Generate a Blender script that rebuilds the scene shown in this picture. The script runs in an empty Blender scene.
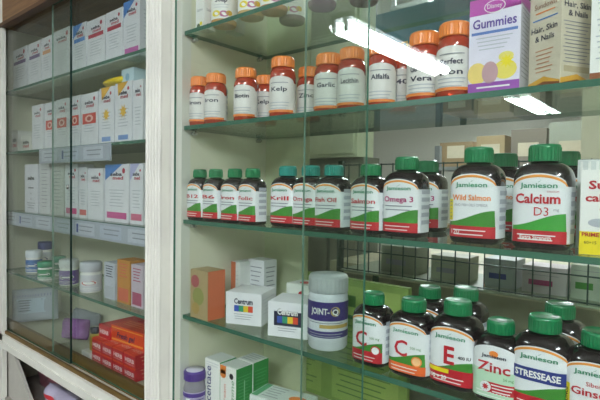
import bpy, bmesh, math, random
from mathutils import Vector, Matrix
random.seed(7)
scene = bpy.context.scene
COL = scene.collection
EZ = 1.45                                   # eye height; heights below are relative to it
PI = math.pi

# ------------------------------------------------------------------ camera, world, exposure
F = 480.0
YAW, PITCH, ROLL = math.radians(40.2), math.atan(14/480), 0.014
_f0 = Vector((-math.sin(YAW), math.cos(YAW), 0))
_r0 = Vector((math.cos(YAW), math.sin(YAW), 0))
_fw = (_f0*math.cos(PITCH) - Vector((0, 0, 1))*math.sin(PITCH)).normalized()
_u0 = _r0.cross(_fw)
C_UP = _u0*math.cos(ROLL) - _r0*math.sin(ROLL)
C_RT = _r0*math.cos(ROLL) + _u0*math.sin(ROLL)
CAM = Vector((0, 0, EZ))
cd = bpy.data.cameras.new('camera')
cam = bpy.data.objects.new('camera', cd)
COL.objects.link(cam)
cd.sensor_width = 36; cd.lens = F/600*36; cd.clip_start = 0.02; cd.clip_end = 60
m = Matrix.Identity(4)
for i in range(3):
    m[i][0] = C_RT[i]; m[i][1] = C_UP[i]; m[i][2] = -_fw[i]; m[i][3] = CAM[i]
cam.matrix_world = m
scene.camera = cam
w = bpy.data.worlds.new('world'); scene.world = w; w.use_nodes = True
w.node_tree.nodes['Background'].inputs[0].default_value = (.8, .9, 1, 1)
w.node_tree.nodes['Background'].inputs[1].default_value = .3
vs = scene.view_settings
vs.view_transform = 'Standard'; vs.look = 'None'; vs.gamma = 1; vs.use_curve_mapping = False
vs.exposure = 0.08
scene.cycles.transparent_max_bounces = 40
scene.cycles.max_bounces = 10
scene.cycles.use_denoising = True
TUBE = 44.0                                  # radiance of the fluorescent tubes

def Xat(px, Y, z):                           # X of the point on plane Y at height z seen in column px
    u = (px-300)/F
    k = C_RT - u*_fw
    return -(k.y*Y + k.z*z)/k.x

# ------------------------------------------------------------------ materials
def lin(c): return c/12.92 if c <= .04045 else ((c+.055)/1.055)**2.4
def rgb(h):
    return tuple(lin(int(h[i:i+2], 16)/255) for i in (0, 2, 4)) + (1,)
MATS = {}
def M(hexc, rough=.5, kind='plain', **k):
    key = (hexc, rough, kind, tuple(sorted(k.items())))
    if key in MATS: return MATS[key]
    mt = bpy.data.materials.new('%s_%s' % (kind, hexc)); mt.use_nodes = True
    nt = mt.node_tree; nt.nodes.clear()
    out = nt.nodes.new('ShaderNodeOutputMaterial')
    c = rgb(hexc)
    def N(t, **kw):
        n = nt.nodes.new(t)
        for a, b in kw.items(): n.inputs[a].default_value = b
        return n
    if kind in ('glass', 'film'):
        tr = N('ShaderNodeBsdfTransparent', Color=c)
        gl = N('ShaderNodeBsdfGlossy', Roughness=rough)
        lw = N('ShaderNodeLayerWeight', Blend=.5)       # Schlick reflectance, the same from both sides of the pane
        pw = nt.nodes.new('ShaderNodeMath'); pw.operation = 'POWER'; pw.inputs[1].default_value = 5
        fr = nt.nodes.new('ShaderNodeMath'); fr.operation = 'MULTIPLY_ADD'; fr.inputs[1].default_value = .96; fr.inputs[2].default_value = .04
        nt.links.new(lw.outputs['Facing'], pw.inputs[0]); nt.links.new(pw.outputs[0], fr.inputs[0])
        mx = N('ShaderNodeMixShader')
        nt.links.new(fr.outputs[0], mx.inputs[0]); nt.links.new(tr.outputs[0], mx.inputs[1]); nt.links.new(gl.outputs[0], mx.inputs[2])
        if kind == 'film':
            df = N('ShaderNodeBsdfDiffuse', Color=c); m2 = N('ShaderNodeMixShader', Fac=k.get('haze', .3))
            nt.links.new(mx.outputs[0], m2.inputs[1]); nt.links.new(df.outputs[0], m2.inputs[2]); mx = m2
        nt.links.new(mx.outputs[0], out.inputs[0])
    elif kind == 'emit':
        e = N('ShaderNodeEmission', Color=c, Strength=k.get('s', 1.0))
        nt.links.new(e.outputs[0], out.inputs[0])
    else:
        p = N('ShaderNodeBsdfPrincipled', Roughness=rough)
        p.inputs['Base Color'].default_value = c
        p.inputs['Metallic'].default_value = k.get('metal', 0)
        if k.get('trans'): p.inputs['Transmission Weight'].default_value = k['trans']
        if k.get('coat'): p.inputs['Coat Weight'].default_value = k['coat']
        amt = k.get('var', .06)
        tc = N('ShaderNodeTexCoord'); no = N('ShaderNodeTexNoise', Scale=k.get('scale', 40.0), Detail=4.0)
        if kind == 'wood':
            mp = N('ShaderNodeMapping'); mp.inputs['Scale'].default_value = (1.5, 12, 25)
            nt.links.new(tc.outputs['Object'], mp.inputs[0]); nt.links.new(mp.outputs[0], no.inputs['Vector'])
            no.inputs['Scale'].default_value = 4
        else:
            nt.links.new(tc.outputs['Object'], no.inputs['Vector'])
        mr = nt.nodes.new('ShaderNodeMapRange'); mr.inputs[1].default_value = .3; mr.inputs[2].default_value = .7
        mr.inputs[3].default_value = 1-amt; mr.inputs[4].default_value = 1+amt*.5
        nt.links.new(no.outputs[0], mr.inputs[0])
        mul = nt.nodes.new('ShaderNodeVectorMath'); mul.operation = 'SCALE'
        mul.inputs[0].default_value = c[:3]
        nt.links.new(mr.outputs[0], mul.inputs['Scale']); nt.links.new(mul.outputs[0], p.inputs['Base Color'])
        if k.get('bump'):
            b = N('ShaderNodeBump', Strength=k['bump'], Distance=.002)
            nt.links.new(no.outputs[0], b.inputs['Height']); nt.links.new(b.outputs[0], p.inputs['Normal'])
        nt.links.new(p.outputs[0], out.inputs[0])
    MATS[key] = mt
    return mt
PAINT = M('e0e0d6', .55, var=.10, scale=9.0)
CREAM = M('dedcc6', .6, var=.08, scale=5.0)
GREENCREAM = M('cdd3b2', .6, var=.06)
GLASS = M('fafdfa', .0, 'glass')
DOORGLASS = M('f9fcfa', .0, 'glass')
SHELFGLASS = M('f2faf4', .0, 'glass')
EDGE = M('3c6b58', .25)
DARKEDGE = M('16302a', .25)
WOOD = M('8c6a4a', .5, 'wood', var=.35)
TRACKWOOD = M('6b5120', .5, 'wood', var=.3)
WHITE = M('f2f1ee', .45, var=.02)
PAPER = M('e9ebee', .5, var=.02)
GREY = M('8c8f98', .5)
PALE = M('b9bdc6', .5)
BLACK = M('15151a', .4)
INK = M('2b2c45', .5)
RED = M('c01c2c', .4)
MAG = M('b3246f', .4)
BLUE = M('4f86cf', .4)
NAVY = M('2b3a86', .4)
GREEN = M('3f8a30', .4)
ORANGE = M('f08a3c', .4)
YELLOW = M('f2dc20', .4)
PURPLE = M('54388f', .4)
BROWNBOT = M('1a1014', .12, coat=.6, var=.02)
GREENCAP = M('087a48', .32, coat=.2)
ORANGECAP = M('f58a3a', .35, coat=.2)
AMBER = M('c2452c', .15, coat=.5, trans=.25, var=.05)

# ------------------------------------------------------------------ mesh builder
class MB:
    def __init__(s): s.v = []; s.f = []; s.mi = []; s.sm = []; s.mats = []
    def mat(s, m):
        if m not in s.mats: s.mats.append(m)
        return s.mats.index(m)
    def add(s, vs, fs, m, smooth=False):
        o = len(s.v); k = s.mat(m); s.v += [tuple(v) for v in vs]
        for f in fs: s.f.append([o+i for i in f]); s.mi.append(k); s.sm.append(smooth)
    def box(s, x0, x1, y0, y1, z0, z1, m, mt=None):
        """six faces; mt = dict of face -> material (x-,x+,y-,y+,z-,z+)"""
        vs = [(x, y, z) for z in (z0, z1) for y in (y0, y1) for x in (x0, x1)]
        fs = {'z-': (0, 2, 3, 1), 'z+': (4, 5, 7, 6), 'y-': (0, 1, 5, 4), 'y+': (2, 6, 7, 3), 'x-': (0, 4, 6, 2), 'x+': (1, 3, 7, 5)}
        o = len(s.v); s.v += vs
        for k, f in fs.items():
            s.f.append([o+i for i in f]); s.mi.append(s.mat((mt or {}).get(k, m))); s.sm.append(False)
        return s
    def loft(s, rings, m, smooth=True, cap0=True, cap1=True):
        n = len(rings[0]); vs = [p for r in rings for p in r]
        fs = [(i*n+j, i*n+(j+1) % n, (i+1)*n+(j+1) % n, (i+1)*n+j) for i in range(len(rings)-1) for j in range(n)]
        s.add(vs, fs, m, smooth)
        if cap0: s.add(rings[0], [tuple(range(n))[::-1]], m)
        if cap1: s.add(rings[-1], [tuple(range(n))], m)
        return s
    def lathe(s, prof, m, n=32, cx=0, cy=0, rib=0, **k):
        rings = []
        for (r, z) in prof:
            rings.append([(cx+(r+(rib if (j % 2 and abs(r) > .002) else 0))*math.cos(2*PI*j/n), cy+(r+(rib if (j % 2 and abs(r) > .002) else 0))*math.sin(2*PI*j/n), z) for j in range(n)])
        return s.loft(rings, m, **k)
    def tube(s, a, b, r, m, n=8):
        a = Vector(a); b = Vector(b); d = (b-a).normalized()
        p = d.orthogonal().normalized(); q = d.cross(p)
        s.loft([[tuple(c+(p*math.cos(2*PI*j/n)+q*math.sin(2*PI*j/n))*r) for j in range(n)] for c in (a, b)], m)
        return s
    def mesh(s, name):
        me = bpy.data.meshes.new(name); me.from_pydata(s.v, [], s.f)
        for mt in s.mats: me.materials.append(mt)
        me.polygons.foreach_set('material_index', s.mi); me.polygons.foreach_set('use_smooth', s.sm)
        me.update(); return me
    def build(s, name, parent=None, loc=None, bevel=0):
        me = s.mesh(name)
        if bevel:
            bm = bmesh.new(); bm.from_mesh(me)
            bmesh.ops.bevel(bm, geom=bm.edges[:], offset=bevel, segments=2, affect='EDGES', clamp_overlap=True)
            bm.to_mesh(me); bm.free()
        return put(name, me, parent, loc)
def put(name, me, parent=None, loc=None):
    o = bpy.data.objects.new(name, me); COL.objects.link(o)
    if parent: o.parent = parent
    if loc is not None: o.location = loc
    return o
def tag(o, label=None, cat=None, group=None, kind=None):
    for k, v in (('label', label), ('category', cat), ('group', group), ('kind', kind)):
        if v: o[k] = v
    return o
def thing(name, label, cat, loc, rz=0, group=None):
    o = bpy.data.objects.new(name, None); COL.objects.link(o); o.empty_display_size = .02
    o.location = loc; o.rotation_euler = (0, 0, rz)
    return tag(o, label, cat, group)
def struct(name, mb):
    return tag(mb.build(name), kind='structure')

# ------------------------------------------------------------------ lettering and printed marks
_T = {}
def glyphs(txt, bold=0, shear=0):
    k = (txt, bold, shear)
    if k in _T: return _T[k]
    cu = bpy.data.curves.new('t', 'FONT'); cu.body = txt; cu.size = 1; cu.resolution_u = 2
    cu.offset = bold; cu.shear = shear
    o = bpy.data.objects.new('t', cu); COL.objects.link(o)
    dg = bpy.context.evaluated_depsgraph_get(); ev = o.evaluated_get(dg); me = ev.to_mesh()
    vs = [(v.co.x, v.co.y) for v in me.vertices]; fs = [tuple(p.vertices) for p in me.polygons]
    ev.to_mesh_clear(); bpy.data.objects.remove(o); bpy.data.curves.remove(cu)
    xs = [v[0] for v in vs] or [0]; x0, x1 = min(xs), max(xs)
    vs = [(x-(x0+x1)/2, y) for x, y in vs]
    _T[k] = (vs, fs, x1-x0); return _T[k]
STEP = .00022
class Print:
    """flat (u,v) artwork laid on a surface through fn(u, v, offset)"""
    def __init__(s, mb, fn, curved=False): s.mb = mb; s.fn = fn; s.c = curved
    def rect(s, u0, v0, u1, v1, m, off=1):
        n = max(1, int(abs(u1-u0)/.004)) if s.c else 1
        vs = []; fs = []
        for i in range(n+1):
            u = u0+(u1-u0)*i/n; vs += [s.fn(u, v0, off*STEP), s.fn(u, v1, off*STEP)]
        for i in range(n): fs.append((2*i, 2*i+2, 2*i+3, 2*i+1))
        s.mb.add(vs, fs, m); return s
    def poly(s, pts, m, off=1):
        s.mb.add([s.fn(u, v, off*STEP) for u, v in pts], [tuple(range(len(pts)))], m); return s
    def disc(s, u, v, r, m, off=1, ry=None, n=16):
        return s.poly([(u+r*math.cos(2*PI*i/n), v+(ry or r)*math.sin(2*PI*i/n)) for i in range(n)], m, off)
    def text(s, t, u, v, size, m, off=2, width=None, rot=0, bold=0, shear=0):
        vs, fs, w = glyphs(t, bold, shear); kx = size if width is None else width/max(w, 1e-6)
        c, d = math.cos(rot), math.sin(rot)
        s.mb.add([s.fn(u+x*kx*c-y*size*d, v+x*kx*d+y*size*c, off*STEP) for x, y in vs], fs, m); return s
    def lines(s, u0, u1, v, n, dv, m, t=.0008, off=2):
        for i in range(n):
            a = (i*37 % 7)/7*.25*(u1-u0)
            s.rect(u0+a*.4, v-i*dv-t, u1-a, v-i*dv, m, off)
        return s
    def star(s, u, v, r, m, off=2, n=8):
        return s.poly([(u+(r if i % 2 else r*.5)*math.cos(PI*i/n), v+(r if i % 2 else r*.5)*math.sin(PI*i/n)) for i in range(2*n)], m, off)

# ------------------------------------------------------------------ bottles
class Prof:
    """outline of a bottle, from a rounded rectangle to a circle"""
    def __init__(s, a, b, n):
        s.a, s.b, s.n = a, b, n
        K = 720; s.p = []
        for i in range(K+1):
            t = -PI/2 + (i/K-.5)*2*PI
            s.p.append(s.pt(t))
        s.s = [0]
        for i in range(K): s.s.append(s.s[-1]+math.dist(s.p[i], s.p[i+1]))
        mid = s.s[K//2]; s.s = [x-mid for x in s.s]; s.len = -s.s[0]*2; s.K = K
    def pt(s, t, k=1.0, n=None):
        n = n or s.n; c, d = math.cos(t), math.sin(t)
        return (s.a*k*math.copysign(abs(c)**(2/n), c), s.b*k*math.copysign(abs(d)**(2/n), d))
    def at(s, u):
        import bisect
        i = min(max(bisect.bisect(s.s, u), 1), s.K); f = (u-s.s[i-1])/max(s.s[i]-s.s[i-1], 1e-9)
        a, b = s.p[i-1], s.p[i]; x, y = a[0]+(b[0]-a[0])*f, a[1]+(b[1]-a[1])*f
        tx, ty = b[0]-a[0], b[1]-a[1]; l = math.hypot(tx, ty) or 1
        return x, y, ty/l, -tx/l
    def fn(s):
        def g(u, v, off):
            x, y, nx, ny = s.at(u); return (x+nx*off, y+ny*off, v)
        return g
_cache = {}
def bottle_meshes(a, b, n, H, bodym, capm, capr, caph, sh0=.66, neck=.85):
    key = ('b', a, b, n, H, bodym.name, capm.name, capr, caph)
    if key in _cache: return _cache[key]
    P = Prof(a, b, n); mb = MB(); N = 48; rings = []
    def ring(z, k, e, ax=None):
        out = []
        for j in range(N):
            t = 2*PI*j/N; x, y = P.pt(t, 1, e)
            if ax is not None:   # blend towards a circle of radius ax
                f, r = ax; x = x*(1-f)+r*math.cos(t)*f; y = y*(1-f)+r*math.sin(t)*f
            out.append((x*k, y*k, z))
        return out
    rings += [ring(0, .90, n), ring(.0015, .96, n), ring(.005, 1, n), ring(H*sh0, 1, n)]
    zs, zn = H*sh0, H-caph; rn = capr*.88
    for i in range(1, 9):
        q = i/8*PI/2; f = 1-math.cos(q); z = zs+(zn-zs)*.92*math.sin(q)
        rings.append(ring(z, 1, n+(2-n)*f, (f, rn)))
    rings.append(ring(zn+.004, 1, 2, (1, rn*.98)))
    mb.loft(rings, bodym)
    cp = MB(); z0 = H-caph
    cp.lathe([(capr*.97, z0), (capr, z0+.001), (capr, H-.004)], capm, n=56, rib=.0007, smooth=False, cap1=False)
    cp.lathe([(capr, H-.004), (capr*.985, H-.0015), (capr*.90, H), (capr*.86, H-.0007), (.0015, H-.0007)], capm, n=56, cap0=False)
    _cache[key] = (mb.mesh('body'), cp.mesh('cap'), P)
    return _cache[key]
def label_mesh(P, spec):
    """spec: h0, side, arch (heights), half (half width), bands, extra(Print)"""
    mb = MB(); fn = P.fn(); pr = Print(mb, fn, True)
    hw = spec['half']; fw = spec.get('front', hw)
    n = 40; h0 = spec['h0']; side = spec['side']; arch = spec.get('arch', side)
    def top(u):
        q = abs(u)/fw
        return side+(arch-side)*math.sqrt(max(0, 1-q*q)) if q < 1 else side
    def strip(lo, hi, m, off=.8, u0=-hw, u1=hw):
        vs = []; fs = []
        for i in range(n+1):
            u = u0+(u1-u0)*i/n; vs += [fn(u, lo(u), off*STEP*2), fn(u, max(hi(u), lo(u)), off*STEP*2)]
        for i in range(n): fs.append((2*i, 2*i+2, 2*i+3, 2*i+1))
        mb.add(vs, fs, m)
    strip(lambda u: h0, top, spec.get('paper', PAPER))
    if spec.get('arc'):
        t = spec.get('arct', .003)
        strip(lambda u: top(u)-t*1.5 if abs(u) < fw*.96 else top(u), lambda u: top(u)-t*.5 if abs(u) < fw*.96 else top(u), spec['arc'], 1.3, -fw, fw)
    if spec.get('swoosh'):
        c, lo, hi = spec['swoosh']
        strip(lambda u: h0+lo*.5, lambda u: h0+lo+(hi-lo)*(.5+.5*math.sin((u/fw)*1.6)) if abs(u) < fw else h0+lo*.5, c, 1.2, -fw, fw)
    if spec.get('band'):
        c, hb = spec['band']
        strip(lambda u: h0, lambda u: h0+hb, c, 1.6, -fw, fw)
    pr2 = Print(mb, lambda u, v, off: fn(u, v, off+STEP*3.4), True)
    if spec.get('art'): spec['art'](pr2)
    # barcode and small print on the side panel
    if fw < hw-.01:
        for i in range(5): pr2.rect(fw+.006, h0+.012+i*.011, hw-.005, h0+.018+i*.011, PALE, 1)
    return mb.mesh('label')
_n = [0]
def bottle(name, label, cat, px, Y, shelf, kind, art, rz=0, group=None, **kw):
    a, b, n, H, bm_, cm_, capr, caph = kind
    X = Xat(px, Y, shelf+H*.95)
    t = thing(name, label, cat, (X, Y, EZ+shelf+.0004), rz, group)
    body, cap, P = bottle_meshes(a, b, n, H, bm_, cm_, capr, caph)
    put('body', body, t); put('cap', cap, t)
    put('label', label_mesh(P, art), t)
    return t

# ------------------------------------------------------------------ cartons
class Carton:
    def __init__(s, w, d, h, m, mt=None):
        s.w, s.d, s.h = w, d, h; s.mb = MB(); e = .0006
        s.mb.box(-w/2, w/2, -d/2, d/2, 0, h, m, mt)
        # closing flap seam round the top
        s.mb.box(-w/2+.001, w/2-.001, -d/2+.0015, d/2-.002, h, h+.0004, m, {'z+': (mt or {}).get('z+', m)})
        s.front = Print(s.mb, lambda u, v, o: (u, -d/2-o, v))
        s.right = Print(s.mb, lambda u, v, o: (w/2+o, u, v))
        s.left = Print(s.mb, lambda u, v, o: (-w/2-o, -u, v))
        s.top = Print(s.mb, lambda u, v, o: (u, v, h+.0004+o))
    def place(s, name, label, cat, X, Y, shelf, rz=0, group=None):
        o = s.mb.build(name, loc=(X, Y, EZ+shelf+.0004)); o.rotation_euler = (0, 0, rz)
        return tag(o, label, cat, group)
    def at(s, name, label, cat, pxl, Yf, shelf, rz=0, group=None):
        """pxl: picture column of the front face's near edge on the -X side; Yf: front plane"""
        x = Xat(pxl, Yf, shelf+s.h/2)
        c = Matrix.Rotation(rz, 3, 'Z') @ Vector((s.w/2, s.d/2, 0))
        return s.place(name, label, cat, x+c.x, Yf+c.y, shelf, rz, group)

# ================================================================== the setting
R = {1: .313, 2: .12, 3: -.073, 4: -.271, 5: -.479}
L = {1: .324, 2: .107, 3: -.104, 4: -.32, 5: -.515}
mb = MB(); mb.box(-4.5, 3, -4.2, 7.2, -.1, 0, M('5e5b54', .35, var=.1, scale=3.0)); struct('floor', mb)
mb = MB(); mb.box(-4.5, 3, -4.2, 7.2, 2.80, 2.9, M('d9d9d2', .8)); struct('ceiling', mb)
WALLM = M('a9aa9c', .8, var=.08, scale=2.0)
mb = MB(); mb.box(-4.5, 3, 7.1, 7.2, 0, 2.8, M('c4c6b8', .8)); struct('wall_back', mb)
mb = MB(); mb.box(-4.5, 3, -4.2, -4.1, 0, 2.8, WALLM); struct('wall_front', mb)
mb = MB(); mb.box(-4.5, -4.4, -4.1, 7.1, 0, 2.8, WALLM); struct('wall_left', mb)
mb = MB(); mb.box(2.9, 3, -4.1, 7.1, 0, 2.8, WALLM); struct('wall_right', mb)
mb = MB(); mb.box(-.30, 2.9, 1.7, 1.82, 0, 2.8, CREAM); struct('wall_partition', mb)

def light_fixture(label, x0, x1, y0, y1, z, tubes, r, group='fluorescent ceiling lights', s=1.0):
    t = thing('ceiling_light', label, 'ceiling light', ((x0+x1)/2, (y0+y1)/2, 0), 0, group)
    lc = Vector((-(x0+x1)/2, -(y0+y1)/2, 0))
    along_y = (y1-y0) > (x1-x0)
    mb = MB(); mb.box(x0, x1, y0, y1, EZ+z+r*1.3, EZ+z+r*1.3+.03, M('8f9290', .5)); mb.build('housing', t, lc)
    for p in ((x0+.1*(x1-x0), y0+.1*(y1-y0)), (x1-.1*(x1-x0), y1-.1*(y1-y0))):
        mb = MB(); mb.box(p[0]-.01, p[0]+.01, p[1]-.01, p[1]+.01, EZ+z+r*1.3+.03, 2.80, M('9a9c9c', .5))
        mb.build('hanger', t, lc)
    for q in tubes:
        mb = MB()
        if along_y: mb.tube(((x0+x1)/2+q, y0+.02, EZ+z), ((x0+x1)/2+q, y1-.02, EZ+z), r, M('f4f8ff', .5, 'emit', s=TUBE*s), 16)
        else: mb.tube((x0+.02, (y0+y1)/2+q, EZ+z), (x1-.02, (y0+y1)/2+q, EZ+z), r, M('f4f8ff', .5, 'emit', s=TUBE*s), 16)
        mb.build('tube', t, lc)
        for e in (0, 1):
            mb = MB()
            if along_y: yy = (y0, y1-.03)[e]; mb.box((x0+x1)/2+q-.015, (x0+x1)/2+q+.015, yy, yy+.03, EZ+z-r, EZ+z+r*1.3, PALE)
            else: xx = (x0, x1-.03)[e]; mb.box(xx, xx+.03, (y0+y1)/2+q-.015, (y0+y1)/2+q+.015, EZ+z-r, EZ+z+r*1.3, PALE)
            mb.build('holder', t, lc)
    return t
light_fixture('twin fluorescent light over the shop floor, mirrored as a white streak in the glass', -1.85, -1.69, -2.78, -1.28, 1.0, (-.045, .045), .036, s=1.15)
light_fixture('added unseen fluorescent light over the shop floor beyond the end of the counter', .8, 1.0, -2.6, -.6, 1.1, (-.05, .05), .05, s=1.9)  # added fill fixture for the cabinet front, outside the view and the glass reflections
light_fixture('thin twin tube light in the back room seen under the glass shelf', -1.56, -1.36, 3.4, 6.6, .90, (-.075, .075), .018, s=1.3)
light_fixture('short fluorescent light in the back room above the blue sign', -1.38, -1.15, 2.39, 2.45, .95, (0,), .022, s=.5)
light_fixture('added unseen fluorescent light in the back room behind the cream partition', -.9, -.7, 1.95, 3.0, 1.15, (-.05, .05), .03, s=2.2)  # invented fixture, put out of sight to brighten the back room

# ------------------------------------------------------------------ display cabinets
def shelf_mb(x0, x1, y0, y1, z, t=.008):
    mb = MB(); mb.box(x0, x1, y0, y1, EZ+z-t, EZ+z, SHELFGLASS, {'y-': EDGE, 'x+': EDGE, 'x-': EDGE, 'y+': EDGE})
    return mb
def pane_mb(x0, x1, y0, z0, z1, e0, e1, t=.005):
    mb = MB(); mb.box(x0, x1, y0, y0+t, EZ+z0, EZ+z1, DOORGLASS, {'x-': e0, 'x+': e1, 'z-': EDGE, 'z+': EDGE})
    return mb

# left bay -------------------------------------------------------
c0 = Vector((-1.42, .72, 0))
CL = thing('display_cabinet', 'painted display cabinet with wooden header, its shelves full of white cartons', 'display cabinet', c0)
def cl(mb, name, parent=None): return mb.build(name, parent or CL, -c0 if parent is None else (0, 0, 0))
mb = MB(); mb.box(-1.975, -.885, .845, .86, .3, EZ+.80, CREAM); cl(mb, 'back_panel')
mb = MB(); mb.box(-1.975, -1.96, .606, .845, 0, EZ+.80, CREAM); cl(mb, 'side_panel')
mb = MB(); mb.box(-.90, -.885, .62, .845, 0, EZ+.80, CREAM); cl(mb, 'side_panel')
mb = MB(); mb.box(-1.96, -.90, .63, .845, EZ-.53, EZ-.515, M('b9b8a2', .6)); cl(mb, 'bottom_panel')
mb = MB(); mb.box(-1.96, -.93, .596, .606, EZ+.525, EZ+.80, WOOD); mb.box(-1.96, -.90, .606, .845, EZ+.555, EZ+.57, WOOD)
mb.box(-1.96, -.925, .588, .612, EZ+.520, EZ+.532, M('5b3f2a', .5, 'wood', var=.3)); cl(mb, 'header')
mb = MB(); mb.box(-2.2, -1.83, .592, .606, 0, EZ+.9, PAINT); cl(mb, 'post')
mb = MB(); mb.box(-.922, -.866, .578, .62, 0, EZ+.9, PAINT)
for i in range(5):
    x = -.9175+i*.0115; mb.loft([[(x+.0045*math.cos(q), .578-.006*math.sin(q), z) for q in [PI*j/6 for j in range(7)]] for z in (0, EZ+.9)], PAINT)
cl(mb, 'ridged_post')
mb = MB(); mb.box(-1.96, -.922, .626, .636, EZ-.575, EZ-.488, TRACKWOOD); mb.box(-1.96, -.922, .600, .606, EZ-.523, EZ-.512, TRACKWOOD); cl(mb, 'door_track')
mb = MB(); mb.box(-1.96, -.922, .592, .626, EZ-.572, EZ-.523, PAINT)
mb.box(-1.96, -.922, .587, .592, EZ-.566, EZ-.545, PAINT); cl(mb, 'bottom_rail')
mb = MB(); mb.box(-1.96, -.90, .78, .80, 0, EZ-.575, M('8f877d', .7)); cl(mb, 'lower_back_panel')
mb = MB(); mb.box(-1.96, -.90, .60, .78, EZ-.76, EZ-.745, M('a09a90', .6)); cl(mb, 'lower_shelf')
mb = MB(); mb.add([(-1.96, .612, EZ-.575), (-1.80, .612, EZ-.575), (-1.60, .612, EZ-.745), (-1.96, .612, EZ-.745),
                   (-1.96, .622, EZ-.575), (-1.80, .622, EZ-.575), (-1.60, .622, EZ-.745), (-1.96, .622, EZ-.745)],
                  [(0, 1, 2, 3), (7, 6, 5, 4), (0, 4, 5, 1), (1, 5, 6, 2), (2, 6, 7, 3), (3, 7, 4, 0)], M('b8b6ac', .6)); cl(mb, 'gusset')
strips = {2: (Xat(40, .637, L[2]-.02), Xat(111, .637, L[2]-.02)), 3: (-1.955, -.93)}
for k in (1, 2, 3, 4):
    sh = cl(shelf_mb(-1.955, -.905, .64, .84, L[k]), 'glass_shelf')
    if k in strips:
        x0, x1 = strips[k]; z1 = L[k]-.002; z0 = z1-.045
        mb = MB(); mb.box(x0, x1, .634, .6385, EZ+z0, EZ+z1, M('a9afbc', .4))
        pr = Print(mb, lambda u, v, o: (u, .634-o, EZ+v))
        x = x0+.02; i = 0
        while x+.12 < x1:
            pr.rect(x, z0+.006, x+.11, z1-.006, (M('bfc4d0', .4), M('b3bacb', .4))[i % 2], 1)
            pr.lines(x+.02, x+.10, z1-.014, 2, .012, GREY, t=.003); 
            if i % 3 == 1: pr.rect(x+.004, z0+.01, x+.016, z1-.01, NAVY, 2)
            x += .14; i += 1
        mb.build('price_strip', sh)
d = cl(pane_mb(-1.93, Xat(70, .610, 0), .610, -.512, .525, EDGE, DARKEDGE, .006), 'sliding_door')
mb = MB(); mb.lathe([(.006, 0), (.006, .003), (.003, .004)], M('cfd2cf', .25, metal=.9), n=16)
o = mb.build('door_lock', d, (Xat(69, .61, 0)-.006, .610, EZ-.012)); o.rotation_euler = (PI/2, 0, 0)
cl(pane_mb(Xat(52, .618, 0), -.925, .618, -.512, .525, M('7a9a8c', .2), DARKEDGE), 'sliding_door')

# right bay ------------------------------------------------------
r0 = Vector((-.24, .72, 0))
CR = thing('display_cabinet', 'glass fronted display cabinet with bottles in rows on green edged shelves', 'display cabinet', r0)
def cr(mb, name, parent=None): return mb.build(name, parent or CR, -r0 if parent is None else (0, 0, 0))
mb = MB(); mb.box(-.864, -.826, .598, .62, 0, EZ+.9, PAINT); mb.box(-.864, -.826, .62, .845, 0, EZ+.9, CREAM); cr(mb, 'side_panel')
mb = MB(); mb.box(-.864, -.70, .845, .86, 0, EZ+.9, GREENCREAM); cr(mb, 'back_panel')
mb = MB(); mb.box(-.826, .46, .592, .90, EZ-.50, EZ-.479, M('c9c7a6', .6)); cr(mb, 'bottom_panel')
mb = MB(); mb.box(-.864, .46, .60, .90, 0, EZ-.50, M('a9a595', .6)); cr(mb, 'plinth')
mb = MB(); mb.box(.46, .48, .59, .86, 0, EZ+.9, CREAM); cr(mb, 'end_panel')
mb = MB(); mb.box(-.826, .46, .59, .86, EZ+.70, EZ+.9, WOOD); cr(mb, 'header')
for k in (1, 2, 3, 4):
    sh = cr(shelf_mb(-.824, .455, .602, .84, R[k]), 'glass_shelf')
    for (x, y) in ((-.826, .625), (-.826, .815)):
        mb = MB(); mb.lathe([(.005, 0), (.005, .010), (.003, .014)], M('c9cbc8', .25, metal=.9), n=12)
        o = mb.build('shelf_pin', sh, (x, y, EZ+R[k]-.0135)); o.rotation_euler = (0, PI/2, 0)
cr(pane_mb(-.824, Xat(365, .578, 0), .578, -.49, .70, EDGE, EDGE), 'sliding_door')
cr(pane_mb(Xat(303, .588, 0), .46, .588, -.49, .70, M('7a9a8c', .2), EDGE), 'sliding_door')

# ------------------------------------------------------------------ behind the right bay
t = thing('storage_cupboard', 'pale green cupboard standing behind the glass cabinet', 'cupboard', (-1.15, 1.45, 0))
lc = Vector((-1.15, -1.45, 0))*-1; lc = Vector((1.15, -1.45, 0))
mb = MB(); mb.box(-1.62, -.874, 1.32, 1.42, EZ+.10, EZ+1.1, M('dde6cc', .55)); mb.build('upper_body', t, lc)
mb = MB(); mb.box(-1.61, -1.25, 1.308, 1.32, EZ+.11, EZ+1.09, M('e0e8d0', .5)); mb.build('door', t, lc)
mb = MB(); mb.box(-1.24, -.884, 1.308, 1.32, EZ+.11, EZ+1.09, M('e0e8d0', .5)); mb.build('door', t, lc)
mb = MB(); mb.box(-1.62, -.874, 1.36, 1.46, 0, EZ+.10, M('7f8478', .6)); mb.build('lower_body', t, lc)
for i in range(6):
    mb = MB(); x = -1.6+i*.12; mb.box(x, x+.105, 1.35, 1.36, .1, EZ+.08, (M('888c7e', .6), M('9a9c8a', .6))[i % 2]); mb.build('slat', t, lc)
mb = MB(); mb.box(Xat(370, 1.8, .5), Xat(478, 1.8, .5), 1.8, 1.815, EZ+.25, EZ+.74, M('3f6c82', .5))
pr = Print(mb, lambda u, v, o: (u, 1.8-o, EZ+v)); xa = Xat(405, 1.8, .5)
pr.text('Ayurvedic', xa, .575, .06, M('d9b25a', .4), bold=.01, shear=.3)
pr.rect(Xat(370, 1.8, .5)+.01, .50, Xat(478, 1.8, .5)-.01, .505, M('4a6c7c', .4))
for x in (Xat(374, 1.8, .5), Xat(474, 1.8, .5)): mb.tube((x, 1.808, EZ+.74), (x, 1.808, 2.80), .003, GREY)
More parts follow.
